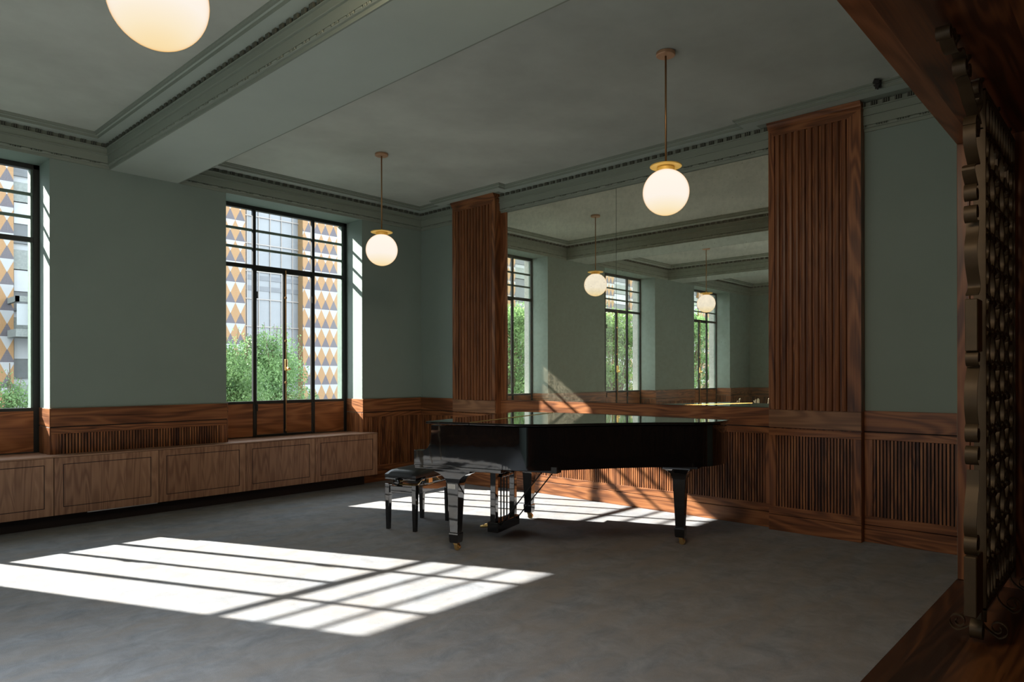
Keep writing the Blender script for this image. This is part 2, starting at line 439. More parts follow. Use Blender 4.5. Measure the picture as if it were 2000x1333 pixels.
for (x0, x1, main) in bays:
    path = [(x1, YS), (x1, YW), (x0, YW), (x0, YS)]
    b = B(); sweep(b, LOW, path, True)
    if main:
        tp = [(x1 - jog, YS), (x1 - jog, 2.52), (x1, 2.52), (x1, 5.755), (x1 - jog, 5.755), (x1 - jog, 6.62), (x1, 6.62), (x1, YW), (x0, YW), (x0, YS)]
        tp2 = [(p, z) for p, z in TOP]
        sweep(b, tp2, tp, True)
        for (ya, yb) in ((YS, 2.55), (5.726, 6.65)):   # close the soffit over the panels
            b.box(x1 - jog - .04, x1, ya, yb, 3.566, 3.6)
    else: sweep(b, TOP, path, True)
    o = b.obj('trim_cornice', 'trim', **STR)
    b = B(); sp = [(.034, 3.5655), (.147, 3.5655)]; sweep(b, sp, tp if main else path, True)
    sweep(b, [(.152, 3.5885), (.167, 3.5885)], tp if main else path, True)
    b.obj('cornice_soffit', 'beam', o)  # lighter colour paints in the floor light caught by the soffit
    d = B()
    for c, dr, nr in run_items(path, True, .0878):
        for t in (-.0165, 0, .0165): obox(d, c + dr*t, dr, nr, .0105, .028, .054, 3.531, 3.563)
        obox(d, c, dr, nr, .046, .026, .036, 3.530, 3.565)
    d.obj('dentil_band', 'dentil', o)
    d = B()
    for c, dr, nr in run_items(path, True, .155):
        def bead(off, l, r):
            cc = c + dr*off
            pts = [(cc + dr*l*t + nr*.024) for t in (-.5, -.38, 0, .38, .5)]
            d.tube([(q.x, q.y, 3.376) for q in pts], [r*.3, r*.85, r, r*.85, r*.3], 6)
        bead(0, .075, .0095)
        for t in (-.066, -.052, .052, .066): bead(t, .009, .0105)
    d.obj('bead_moulding', 'trim', o)

# ------------------------------------------------------------------ wainscot and panels
STILES = [None]
def slat_panel(b_frame, b_slat, b_back, ax, c0, c1, f, sgn, z0=.14, z1=.89, sl0=.21, sl1=.832, st0=.062, st1=.062, stiles=()):
    """ax 'y': panel on a x = f wall spanning y c0..c1, facing sgn*x; ax 'x': on a y = f wall spanning x"""
    def bx(b, a0, a1, d0, d1, za, zb, bev=.002):
        if ax == 'y': b.box(f + sgn*d0, f + sgn*d1, a0, a1, za, zb, bev)
        else: b.box(a0, a1, f + sgn*d0, f + sgn*d1, za, zb, bev)
    T = .022
    bx(b_frame, c0, c1, 0, T, sl1, z1); bx(b_frame, c0, c1, 0, T, z0, sl0)
    bx(STILES[0], c0, c0 + st0, 0, T, sl0, sl1); bx(STILES[0], c1 - st1, c1, 0, T, sl0, sl1)
    bx(b_back, c0 + .01, c1 - .01, 0, .004, sl0 - .01, sl1 + .01, 0)
    a, e = c0 + st0, c1 - st1
    n = max(1, round((e - a) / .0257)); p = (e - a) / n
    for k in range(n):
        m = a + (k + .5) * p
        bx(b_slat, m - p*.29, m + p*.29, .004, T - .003, sl0 - .004, sl1 + .004, 0)
def wainscot(name, ax, c0, c1, f, sgn, zlow=0, **kw):
    g = {'y': 'wy', 'x': 'wx'}[ax]; gs = {'y': 'slat_y', 'x': 'slat_x'}[ax]
    def bx(b, d0, d1, za, zb, bev=.002):
        if ax == 'y': b.box(f + sgn*d0, f + sgn*d1, c0, c1, za, zb, bev)
        else: b.box(c0, c1, f + sgn*d0, f + sgn*d1, za, zb, bev)
    t = B(); bx(t, 0, .024, .90, ZT); root = t.obj(name, g, **STR)
    fr, sl, bk = B(), B(), B(); STILES[0] = B()
    if kw.get('joints'):
        js = [c0] + list(kw['joints']) + [c1]
    else: js = [c0, c1]
    for a, e in zip(js, js[1:]): slat_panel(fr, sl, bk, ax, a + .0015, e - .0015, f, sgn)
    bx(bk, 0, .014, .886, .902, 0)
    fr.obj('panel_frame', g, root); STILES[0].obj('panel_stiles', 'wz', root); sl.obj('slats', gs, root); bk.obj('panel_backing', 'dark_wood', root)
    if zlow == 0:
        t = B(); bx(t, 0, .026, 0, .135); t.obj('baseboard', g, root)
        t = B(); bx(t, 0, .012, .13, .145, 0); t.obj('shadow_joint', 'dark_wood', root)
    return root
wainscot('trim_1', 'y', 2.463, 5.80, XM, -1, joints=(4.132,))
wainscot('trim_2', 'y', YS, 1.707, XM, -1)
wainscot('trim_3', 'y', 6.56, YW - .002, XM, -1)
wainscot('trim_4', 'x', 5.13, XM - .026, YW, -1)
wainscot('trim_5', 'x', 1.753, 3.38, YW, -1)
wainscot('trim_6', 'x', -1.62, .003, YW, -1)
wainscot('trim_7', 'x', XL + .026, -3.37, YW, -1)
wainscot('trim_8', 'y', YS, YW, XL, 1)
# wooden window reveals below the wainscot line
k = 9
for w in WIN:
    for x, s in ((w[0], 1), (w[1], -1)):
        r = B().box(x, x + s*.008, YW - .024, YF, .90, ZT, .001).obj('trim_%d' % k, 'wy', **STR); k += 1
        B().box(x, x + s*.008, YW - .024, YF, .60, .893, .001).obj('reveal_board', 'wz', r)
    r = B().box(w[0] - .0, w[1] + .0, YW - .02, YF, .60, .645, 0).obj('trim_%d' % k, 'cabtop', **STR); k += 1

PIL = {}
def pilaster(label, y0, y1, x, st_near, st_far):
    t = thing('fluted_panel', (x, (y0+y1)/2, 0), label, 'wall panel', 'tall fluted walnut wall panels flanking the mirror')
    B().box(x, XM + .0, y0, y1, 0, 3.50, .001).obj('panel_body', 'wz', t)
    F = .018
    b = B().box(x - F, x, y0, y1, .902, 1.055, .002); b.obj('rail', 'rail_pale', t)
    fr, sl, bk = B(), B(), B(); STILES[0] = B()
    slat_panel(fr, sl, bk, 'y', y0, y1, x + .003, -1)
    fr.obj('panel_frame', 'wy', t); STILES[0].obj('panel_stiles', 'wz', t); sl.obj('slats', 'slat_y', t); bk.obj('panel_backing', 'dark_wood', t)
    B().box(x - .021, x, y0, y1, 0, .135, .002).obj('baseboard', 'wy', t)
    a, e, zt = y0 + st_near, y1 - st_far, 3.45
    b = B()
    b.prism([(y0, 1.057), (a, 1.057), (a, zt), (y0, 3.51)], lambda p, q: (x - F*q, p[0], p[1]))
    b.prism([(e, 1.057), (y1, 1.057), (y1, 3.51), (e, zt)], lambda p, q: (x - F*q, p[0], p[1]))
    b.obj('stile', 'wz', t)
    B().prism([(a, zt), (e, zt), (y1, 3.51), (y0, 3.51)], lambda p, q: (x - F*q, p[0], p[1])).obj('top_rail', 'wy', t)
    b = B(); n = round((e - a)/.0555); p = (e - a)/n
    for j in range(n):
        c = a + (j + .5)*p; w = p*.375
        prof = [(c - w, 0), (c + w, 0), (c + w, .008), (c + w*.7, .020), (c, .025), (c - w*.7, .020), (c - w, .008)]
        b.prism(prof, lambda q, s: (x - q[1], q[0], 1.057 + s*(zt - 1.057)))
    b.obj('flutes', 'flute', t)
    b = B()
    prof = [(0, 3.508), (.022, 3.508), (.022, 3.520), (.034, 3.526), (.036, 3.536), (.050, 3.548), (.052, 3.566), (0, 3.566)]
    d = lambda p: min(p, .03)
    ptsA = [(x - p, y0 - min(p, .004), z) for p, z in prof]; ptsB = [(x - p, y1 + min(p, .004), z) for p, z in prof]
    n = len(prof); i = len(b.v); b.v += ptsA + ptsB
    b.f.append(tuple(range(i, i+n))); b.f.append(tuple(reversed(range(i+n, i+2*n))))
    for j in range(n): b.f.append((i+j, i+(j+1) % n, i+n+(j+1) % n, i+n+j))
    b.box(x, XM, y0 - .003, y1 + .003, 3.50, 3.566)
    b.obj('cap_moulding', 'wy', t)
    return t
pilaster('wide walnut panel with upright fluting right of the mirror', 1.707, 2.463, 6.02, .105, .05)
pilaster('tall fluted walnut panel between the room corner and the mirror', 5.805, 6.56, 6.00, .05, .06)
# wood strip between far panel and mirror
B().box(XM - .022, XM, 5.70, 5.803, ZT, ZB, .002).obj('trim_30', 'wz', **STR)

mr = thing('wall_mirror', (XM - .01, 4.08, ZT), 'large antiqued speckled mirror in two sheets between the fluted panels', 'mirror')
B().box(XM - .010, XM - .002, 2.455, 4.123, ZT + .004, ZB - .006).obj('mirror_sheet', 'mirror', mr)
B().box(XM - .010, XM - .002, 4.127, 5.70, ZT + .004, ZB - .006).obj('mirror_sheet', 'mirror', mr)

# ------------------------------------------------------------------ windows
def window(idx, x0, x1):
    W = x1 - x0; y = YF
    root = thing('window_%d' % idx, (x0 + W/2, y, .65), kind='structure')
    m1, mc, m2 = x0 + .49, x0 + W/2, x1 - .49
    zs, zt = 1.055, 2.636
    f = B()
    f.box(x0, x0 + .035, y, y + .045, .65, ZB, .003); f.box(x1 - .05, x1, y, y + .06, .65, ZB, .003)
    f.box(x0, x1, y, y + .06, ZB - .045, ZB, .003)
    f.box(x0 + .02, x1 - .02, y + .005, y + .045, zt - .025, zt + .020, .003)
    f.box(m1 - .019, m1 + .019, y - .004, y + .036, .65, ZB - .02, .003); f.box(m2 - .019, m2 + .019, y - .004, y + .036, .65, ZB - .02, .003)
    f.box(x0, x1, y + .005, y + .05, zs - .022, zs + .010, .003)
    f.obj('window_frame', 'steel', root)
    g = B()
    for z in (2.845, 3.058): g.box(x0 + .03, x1 - .03, y + .014, y + .042, z - .014, z + .014, .004)
    g.box(x0 + .030, x0 + .042, y + .02, y + .05, zs, ZB - .04, 0); g.box(x1 - .067, x1 - .05, y + .02, y + .12, zs, ZB - .04, 0)
    g.obj('glazing_bar', 'steel_green', root)
    for a, e, nm in ((m1 + .019, mc - .002, 'l'), (mc + .002, m2 - .019, 'r')):
        c = B(); s = .020
        sl, sr = (.010, .018) if nm == 'l' else (.018, .010)
        c.box(a, a + sl, y, y + .030, .66, zt - .03, .003); c.box(e - sr, e, y, y + .030, .66, zt - .03, .003)
        c.box(a, e, y, y + .035, zt - .045, zt - .025, .003); c.box(a, e, y - .003, y + .045, zs - .024, zs + .014, .003)
        c.box(a, e, y - .004, y + .045, .655, .672, .003)
        cc = c.obj('casement', 'steel', root)
        B().box(a + sl, e - sr, y + .004, y + .03, .672, zs - .02, 0).obj('kick_board', 'wd_door', cc)
        h = B()
        hx = a + .004 if nm == 'l' else e - .004
        for z in (.985, 2.30): h.tube([(hx, y - .018, z - .035), (hx, y - .018, z + .045)], .009, 8)
        h.obj('hinge', 'steel', cc)
    kb = B(); kb.box(x0 + .04, m1 - .02, y + .004, y + .03, .655, zs - .02, 0); kb.obj('kick_board', 'wd_door', root)
    kb = B(); kb.box(m2 + .02, x1 - .045, y + .004, y + .03, .655, zs - .02, 0); kb.obj('kick_board', 'wd_door', root)
    xs_ = [(x0 + .04, m1 - .02), (m1 + .02, m2 - .02), (m2 + .02, x1 - .045)]
    for a, e in xs_:
        B().quad((a, y + .03, zt), (e, y + .03, zt), (e, y + .03, ZB - .03), (a, y + .03, ZB - .03)).obj('pane', 'pane', root)
    for a, e in ((x0 + .04, m1 - .02), (m1 + .03, mc - .02), (mc + .02, m2 - .03), (m2 + .02, x1 - .045)):
        B().quad((a, y + .03, zs - .01), (e, y + .03, zs - .01), (e, y + .03, zt - .02), (a, y + .03, zt - .02)) .obj('pane', 'pane', root)
    r = B()
    r.tube([(mc, y - .022, .70), (mc, y - .022, zt - .01)], .0075, 8)
    for z in (1.28, 1.78, 2.3): r.box(mc - .012, mc + .012, y - .03, y - .002, z - .012, z + .012, .003)
    r.lathe([(.006, 0), (.012, .01), (.012, .03), (.006, .04)], (mc, y - .022, .69), 10)
    rod = r.obj('espagnolette_rod', 'brass_dark', root)
    h = B(); h.box(mc - .016, mc + .016, y - .04, y - .004, 1.42, 1.56, .006); h.tube([(mc, y - .04, 1.46), (mc, y - .075, 1.46), (mc + .03, y - .08, 1.44)], .008, 8)
    h.lathe([(.004, 0), (.016, .008), (.018, .02), (.010, .034)], (mc + .006, y - .07, 1.425), 10)
    h.obj('window_handle', 'brass', rod)
    s = B().box(x0 - .04, x1 + .04, y + .06, y + .30, 1.0, 1.035, .004); s.obj('outer_sill', 'stone', root)
for i, w in enumerate(WIN): window(i + 1, *w)

# ------------------------------------------------------------------ low cabinets and bench top
seams = [-.004, .866, 1.736, 2.616, 3.502, 4.337, 5.219]
lab = ['leftmost pale walnut low cabinet in the row under the windows', 'pale walnut low cabinet cut by the photo edge, below the nearer window',
       'pale walnut low cabinet below the nearer end of the slatted grille', 'pale walnut low cabinet below the farther end of the slatted grille',
       'pale walnut low cabinet below the farther window, next to the row end', 'last pale walnut low cabinet of the row, nearest the room corner']
YB = 7.118
bench = []
for k in range(6):
    a, e = seams[k] + .0025, seams[k+1] - .0025
    t = thing('low_cabinet', ((a+e)/2, YB, .12), lab[k], 'cabinet', 'row of low cabinets under the windows')
    bench.append(t)
    B().box(a, e, YB + .02, YW - .028, .125, .632).obj('carcass', 'dark_wood', t)
    d = B().box(a, e, YB, YB + .02, .122, .632, .0015).obj('door', 'cab', t)
    g = B(); q0, q1, z0, z1, w = a + .068, e - .068, .190, .575, .0065
    g.box(q0, q1, YB - .0012, YB + .001, z0, z0 + w); g.box(q0, q1, YB - .0012, YB + .001, z1 - w, z1)
    g.box(q0, q0 + w, YB - .0012, YB + .001, z0, z1); g.box(q1 - w, q1, YB - .0012, YB + .001, z0, z1)
    g.obj('inlaid_groove', 'groove', d)
B().box(-.004, 5.219, YB, YW - .002, .634, .648, .002).obj('bench_top', 'cabtop', label='long thin walnut top running over the row of low cabinets', category='bench top')
B().box(-.004, 5.10, YW - .085, YW - .03, 0, .12).obj('baseboard_bench', 'dark_wood', **STR)
B().box(2.0, 2.605, YB + .004, YB + .02, .114, .1225).obj('metal_strip', 'alum', bench[2])

# ------------------------------------------------------------------ pendants
def pendant(x, y, label):
    t = thing('pendant_lamp', (x, y, ZC), label, 'pendant lamp', 'globe pendant lamps on brass rods')
    o = B().lathe([(.062, 0), (.066, -.004), (.066, -.022), (.062, -.026), (.002, -.026)], (x, y, ZC), 32).obj('canopy', 'copper', t); smooth_by_angle(o)
    B().tube([(x, y, ZC - .02), (x, y, 2.83)], .0065, 12).obj('rod', 'brass_dark', t, smooth=True)
    o = B().lathe([(.009, .03), (.012, .014), (.108, .006), (.110, .003), (.110, -.001), (.108, -.003), (.02, -.003)], (x, y, 2.815), 40).obj('saucer', 'brass_bright', t); smooth_by_angle(o)
    o = B().lathe([(.055, 0), (.060, -.004), (.060, -.030), (.02, -.030)], (x, y, 2.812), 32).obj('collar', 'brass_bright', t); smooth_by_angle(o)
    R = .160; n = 24
    prof = [(max(.0015, R*math.sin(a)), R*math.cos(a)) for a in [PI*(.002 + .996*j/n) for j in range(n+1)]]
    B().lathe(prof, (x, y, 2.635), 48).obj('globe_shade', 'globe', t, smooth=True)
    return t
pendant(4.275, 2.48, 'lit globe pendant hanging in front of the mirror, full rod visible')
pendant(4.25, 5.72, 'lit globe pendant hanging near the room corner, in front of the window wall')
pendant(.913, 2.48, 'lit globe pendant left of the ceiling beam, only its globe in view')
pendant(.87, 5.76, 'lit globe pendant seen only as a reflection in the right mirror sheet')

# small black bracket on the cornice
t = thing('ceiling_bracket', (5.80, 1.53, 3.60), 'small black angular bracket fixed at the cornice above the right wall', 'bracket')
b = B().box(5.785, 5.80, 1.50, 1.545, 3.555, 3.614, .002)
b.prism([(0, 0), (.05, -.012), (.02, -.05)], lambda p, q: (5.775 - .02*q, 1.50 + p[0], 3.585 + p[1])); b.obj('bracket_plate', 'matte_black', t)
B().prism([(0, 0), (.045, .01), (.03, .04), (.0, .03)], lambda p, q: (5.768 - .03*q, 1.505 + p[0], 3.575 + p[1])).obj('clip', 'matte_black', t)

# ------------------------------------------------------------------ grand piano
A0 = Vector((3.647, 3.963)); E1 = Vector((.9615, .2747)); E2 = Vector((.2747, -.9615))
def P(a, b_, z): q = A0 + E1*a + E2*b_; return (q.x, q.y, z)
piano = thing('grand_piano', P(.66, .7, 0), 'glossy black grand piano with its lid closed, in the sun patch before the mirror', 'piano')
def bez(p0, p1, p2, p3, n=12):
    return [tuple((1-t)**3*a + 3*(1-t)**2*t*b + 3*(1-t)*t*t*c + t**3*d for a, b, c, d in zip(p0, p1, p2, p3)) for t in [j/n for j in range(1, n+1)]]
def outline(o=0.0, front=-.02):
    """counter order: treble front -> bentside -> tail -> spine -> bass front"""
    T, S = -.115 - o, 1.435 + o
    pts = [(T, front), (T, .42)]
    pts += bez((T, .42), (T, .74), (.04 - o, .86), (.22 - o*.8, 1.06))
    pts += bez((.22 - o*.8, 1.06), (.40 - o*.8, 1.26), (.50 - o, 1.40), (.60 - o, 1.60 + o*.3))
    pts += bez((.60 - o, 1.60 + o*.3), (.68 - o*.8, 1.80 + o), (.84, 1.86 + o), (1.02, 1.86 + o))
    pts += bez((1.02, 1.86 + o), (1.24, 1.86 + o), (S, 1.78 + o), (S, 1.56))
    pts += [(S, front)]
    return pts
def ring(b, outer, inner, z0, z1):
    n = len(outer); i = len(b.v)
    b.v += [P(*p, z0) for p in outer] + [P(*p, z1) for p in outer] + [P(*p, z1) for p in inner] + [P(*p, z0) for p in inner]
    for k in range(n - 1):
        for r in range(4): b.f.append((i + r*n + k, i + r*n + k+1, i + ((r+1) % 4)*n + k+1, i + ((r+1) % 4)*n + k))
    b.f.append((i, i+n, i+2*n, i+3*n)); b.f.append((i+n-1, i+4*n-1, i+3*n-1, i+2*n-1))
b = B(); ring(b, outline(0), outline(-.05), .665, .978); smooth_by_angle(b.obj('rim', 'lacquer', piano), .5)
b = B(); b.prism(outline(-.03), lambda p, q: P(p[0], p[1], .69 + .03*q)); b.obj('soundboard', 'matte_black', piano)
# keybed and cheeks (arms with a scroll)
arm = [(-.315, .655), (-.315, .768), (-.31, .776), (-.245, .776), (-.215, .782), (-.185, .80), (-.168, .83), (-.158, .87), (-.155, .975), (0.02, .975), (.02, .655)]
def mod_bevel(o, w=.004, s=2):
    m = o.modifiers.new('bevel', 'BEVEL'); m.width = w; m.segments = s; m.limit_method = 'ANGLE'; m.angle_limit = .6
for (a0, a1) in ((-.115, -.045), (1.365, 1.435)):
    mod_bevel(B().prism(arm, lambda p, q: P(a0 + (a1 - a0)*q, p[0], p[1])).obj('case_arm', 'lacquer', piano))
def pbox(b, a0, a1, c0, c1, z0, z1): b.prism([(a0, c0), (a1, c0), (a1, c1), (a0, c1)], lambda p, q: P(p[0], p[1], z0 + (z1 - z0)*q))
b = B(); pbox(b, -.12, 1.44, -.305, .46, .636, .664); o = b.obj('keybed', 'lacquer', piano); mod_bevel(o)
b = B(); pbox(b, -.045, 1.365, -.30, -.27, .664, .725); o = b.obj('key_slip', 'lacquer', piano); mod_bevel(o)
b = B(); b.prism([(-.27, .664), (-.27, .742), (-.19, .76), (-.14, .80), (-.12, .965), (-.09, .975), (-.02, .975), (-.02, .664)], lambda p, q: P(-.045 + 1.41*q, p[0], p[1])); o = b.obj('fallboard', 'lacquer', piano); mod_bevel(o)
# underside beams
b = B(); pbox(b, .0, .09, .46, .85, .645, .69); pbox(b, .62, .70, .4, 1.42, .66, .70); pbox(b, .25, 1.38, .98, 1.06, .66, .70)
b.obj('underside_beam', 'matte_black', piano)
# lid: main leaf + front flap
HF = .20
full = outline(.022, -.19)
main = [(full[0][0], HF)] + full[1:-1] + [(full[-1][0], HF)]
b = B(); b.prism(main, lambda p, q: P(p[0], p[1], .986 + .018*q)); lid = b.obj('lid', 'lacquer', piano); mod_bevel(lid, .005, 3)
b = B(); pbox(b, full[0][0], full[-1][0], -.19, HF - .003, .986, 1.004); fl = b.obj('front_flap', 'lacquer', piano); mod_bevel(fl, .005, 3)
b = B(); b.tube([P(full[0][0] + .02, HF - .0015, 1.0045), P(full[-1][0] - .02, HF - .0015, 1.0045)], .004, 6); b.obj('piano_hinge', 'brass', piano, label='brass hinge')
for c in (.35, .95, 1.45):
    B().tube([P(full[-1][0] + .004, c - .05, .996), P(full[-1][0] + .004, c + .05, .996)], .007, 8).obj('lid_hinge', 'brass', piano, label='brass hinge')
def piano_leg(a, c, top, cap_a, cap_c, blk=True):
    b = B()
    sec = [(top, cap_a, cap_c), (top - .028, cap_a, cap_c)] + [(top - .028 - .082*t, .054 + (cap_a*.96 - .054)*(1-t)**2.2, .056 + (cap_c*.95 - .056)*(1-t)**2.2) for t in (0, .15, .3, .45, .6, .8, 1)]
    sec += [(top - .114, .051, .051), (.140, .034, .034), (.138, .040, .040), (.126, .041, .041), (.072, .038, .038), (.060, .034, .034)]
    i = len(b.v)
    for z, ha, hc in sec: b.v += [P(a - ha, c - hc, z), P(a + ha, c - hc, z), P(a + ha, c + hc, z), P(a - ha, c + hc, z)]
    for k in range(len(sec)-1):
        for j in range(4): b.f.append((i+4*k+j, i+4*k+(j+1) % 4, i+4*k+4+(j+1) % 4, i+4*k+4+j))
    b.f.append((i, i+1, i+2, i+3)); e = i + 4*(len(sec)-1); b.f.append((e+3, e+2, e+1, e))
    leg = b.obj('leg', 'lacquer', piano); mod_bevel(leg, .004, 2)
    d = B(); c0 = P(a, c, 0)
    d.lathe([(.024, .066), (.024, .056), (.012, .053), (.012, .040)], c0, 14)
    w0 = Vector(P(a - .012, c + .014, .0245)); w1 = Vector(P(a + .012, c + .014, .0245)); d.tube([w0, w1], .024, 16)
    for s in (-1, 1):
        d.prism([(-.015, .056), (.02, .056), (.026, .020), (.004, .020)], lambda p, q, s=s: P(a + s*(.015 + .004*q), c + p[0], p[1]))
    d.obj('caster', 'brass', leg)
    return leg
L1 = piano_leg(.0, .0, .638, .064, .162); piano_leg(1.33, 0, .638, .064, .162); piano_leg(.955, 1.52, .645, .15, .11)
b = B(); b.prism([(-.044, .482), (.026, .482), (.026, .518), (-.044, .518)], lambda p, q: P(-.0505 - .0015*q, p[0], p[1])); b.obj('paper_tag', 'tag', L1, label='small grey paper tag')
b = B(); pbox(b, .74, 1.17, 1.33, 1.70, .638, .668); b.obj('leg_plate', 'matte_black', piano)
# lyre
b = B()
pbox(b, .45, .86, .03, .13, .050, .135)
ly = b.obj('pedal_lyre', 'lacquer', piano); mod_bevel(ly, .006, 2)
b = B(); pbox(b, .44, .87, .00, .16, .600, .636); pbox(b, .455, .505, .055, .105, .13, .60); pbox(b, .805, .855, .055, .105, .13, .60); pbox(b, .55, .76, .04, .12, .50, .52)
b2 = b.obj('lyre_post', 'lacquer', ly); mod_bevel(b2, .003, 2)
b = B(); pbox(b, .60, .64, .06, .10, .52, .60); pbox(b, .67, .71, .06, .10, .52, .60); 
for a in (.60, .655, .71): b.tube([P(a, .08, .13), P(a, .08, .62)], .006, 8)
b.obj('lyre_rod', 'matte_black', ly)
b = B()
for a in (.50, .81): b.tube([P(a, .12, .10), P(a - .02, .58, .655)], .0055, 8)
b.obj('lyre_brace', 'matte_black', ly)
b = B()
for a in (.585, .655, .725):
    b.tube([P(a, .06, .075), P(a, -.02, .070), P(a, -.085, .062), P(a, -.11, .058)], [.008, .009, .014, .010], 10)
b.obj('pedal', 'brass', ly)

# ------------------------------------------------------------------ piano stool
s0 = Vector((3.805, 4.852)); 
st = thing('piano_stool', (4.06, 4.89, 0), 'black adjustable piano stool with padded seat beside the piano keyboard', 'stool')
SO = Vector((4.045, 4.895))
def S(a, c, z): q = SO + E1*a + E2*c; return (q.x, q.y, z)
HA, HC = .262, .142
for sa in (-1, 1):
    for sc_ in (-1, 1):
        b = B(); secs = [(0, .016), (.30, .022), (.405, .023)]; i = 0
        for z, h in secs: b.v += [S(sa*HA - h, sc_*HC - h, z), S(sa*HA + h, sc_*HC - h, z), S(sa*HA + h, sc_*HC + h, z), S(sa*HA - h, sc_*HC + h, z)]
        for k in range(2):
            for j in range(4): b.f.append((4*k+j, 4*k+(j+1) % 4, 4*k+4+(j+1) % 4, 4*k+4+j))
        b.f += [(0, 1, 2, 3), (11, 10, 9, 8)]
        mod_bevel(b.obj('leg', 'lacquer', st), .003)
def sbox(b, a0, a1, c0, c1, z0, z1): b.prism([(a0, c0), (a1, c0), (a1, c1), (a0, c1)], lambda p, q: S(p[0], p[1], z0 + (z1 - z0)*q))
b = B()
for s in (-1, 1): sbox(b, -HA + .02, HA - .02, s*HC - .011, s*HC + .011, .325, .385); sbox(b, s*HA - .011, s*HA + .011, -HC + .02, HC - .02, .325, .385)
mod_bevel(b.obj('apron_rail', 'lacquer', st), .003)
b = B(); sbox(b, -.285, .285, -.165, .165, .442, .468); mod_bevel(b.obj('seat_board', 'lacquer', st), .004)
b = B(); N = 14; i = 0
for iy in range(N+1):
    for ix in range(N+1):
        u, v = ix/N*2-1, iy/N*2-1
        h = (1 - abs(u)**6)*(1 - abs(v)**6)
        b.v.append(S(u*.285, v*.165, .488 + .046*h**.5))
for iy in range(N):
    for ix in range(N): k = iy*(N+1)+ix; b.f.append((k, k+1, k+N+2, k+N+1))
rim_ = [k for k in range(N+1)] + [k*(N+1)+N for k in range(1, N+1)] + [N*(N+1)+k for k in range(N-1, -1, -1)] + [k*(N+1) for k in range(N-1, 0, -1)]
base = len(b.v)
for k in rim_: q = b.v[k]; b.v.append((q[0], q[1], .468))
for j in range(len(rim_)): j2 = (j+1) % len(rim_); b.f.append((rim_[j], rim_[j2], base+j2, base+j))
b.f.append(tuple(range(base, base+len(rim_))))
smooth_by_angle(b.obj('seat_cushion', 'leather', st), .9)
b = B()
for s in (-1, 1):
    b.tube([S(-.20, s*.115, .39), S(-.10, s*.115, .445)], .008, 6); b.tube([S(.20, s*.115, .39), S(.10, s*.115, .445)], .008, 6)
b.tube([S(-.2, -.12, .392), S(-.2, .12, .392)], .007, 8); b.tube([S(.2, -.12, .392), S(.2, .12, .392)], .007, 8)
sbox(b, -.12, -.10, -.13, .13, .425, .441); sbox(b, .10, .12, -.13, .13, .425, .441)
sbox(b, -.03, .03, .10, .13, .392, .435)
b.tube([S(-.31, -.02, .43), S(.31, -.02, .43)], .007, 8)
b.obj('lift_mechanism', 'brass', st)
for s in (-1, 1):
    b = B(); pts = [S(s*(.285 + t), -.02, .43) for t in (0, .012, .014, .034, .038)]; b.tube(pts, [.010, .012, .030, .030, .022], 20)
    smooth_by_angle(b.obj('adjusting_knob', 'lacquer', st), .7)

# ------------------------------------------------------------------ bright metal chairs, caught only in the mirror
M['chair_metal'] = flat('bright_gilt_metal', (.85, .72, .50), .3, .35)
M['chair_seat'] = flat('brown_seat', (.20, .09, .04), .5)
def chair(x, y, rz, label):
    t = thing('metal_chair', (x, y, 0), label, 'chair', 'metal chairs caught in the mirror')
    cs, sn = math.cos(rz), math.sin(rz)
    T = lambda a, c, z: (x + a*cs - c*sn, y + a*sn + c*cs, z)
    for a in (-.19, .19):
        B().tube([T(a, .20, 0), T(a, .18, .45)], .011, 8).obj('leg', 'chair_metal', t)
        B().tube([T(a, -.22, 0), T(a, -.18, .45), T(a, -.23, .88), T(a*.9, -.232, .895)], .012, 8).obj('leg', 'chair_metal', t)
    B().tube([T(-.19, -.215, .78), T(0, -.25, .80), T(.19, -.215, .78)], .016, 8).obj('backrest', 'chair_metal', t)
    B().prism([(-.21, -.2), (.21, -.2), (.21, .22), (-.21, .22)], lambda p, q: T(p[0], p[1], .44 + .035*q)).obj('seat', 'chair_seat', t)
for cx, cy, rz, lb in ((-.05, 5.60, .5, 'bright metal chair back, first from the left above the mirrored piano lid'), (-.72, 5.78, -.3, 'bright metal chair back, second from the left above the mirrored piano lid'),
                       (-1.35, 6.02, .9, 'bright metal chair back near the mirrored end of the piano lid'), (-1.95, 5.92, .1, 'bright metal chair back beside the wide fluted panel, in the mirror')):
    chair(cx, cy, rz, lb)

# ------------------------------------------------------------------ wrought-iron screen
gr = thing('iron_screen', (4.7, .645, 0), 'tall bronzed wrought-iron scroll screen standing in the walnut portal', 'screen')
Y0, Y1 = .618, .672
def spiral(cx, cz, r0, r1, a0, turns, n=26):
    return [(cx + (r0 + (r1 - r0)*t)*math.cos(a0 + turns*2*PI*t), cz + (r0 + (r1 - r0)*t)*math.sin(a0 + turns*2*PI*t)) for t in [j/n for j in range(n+1)]]
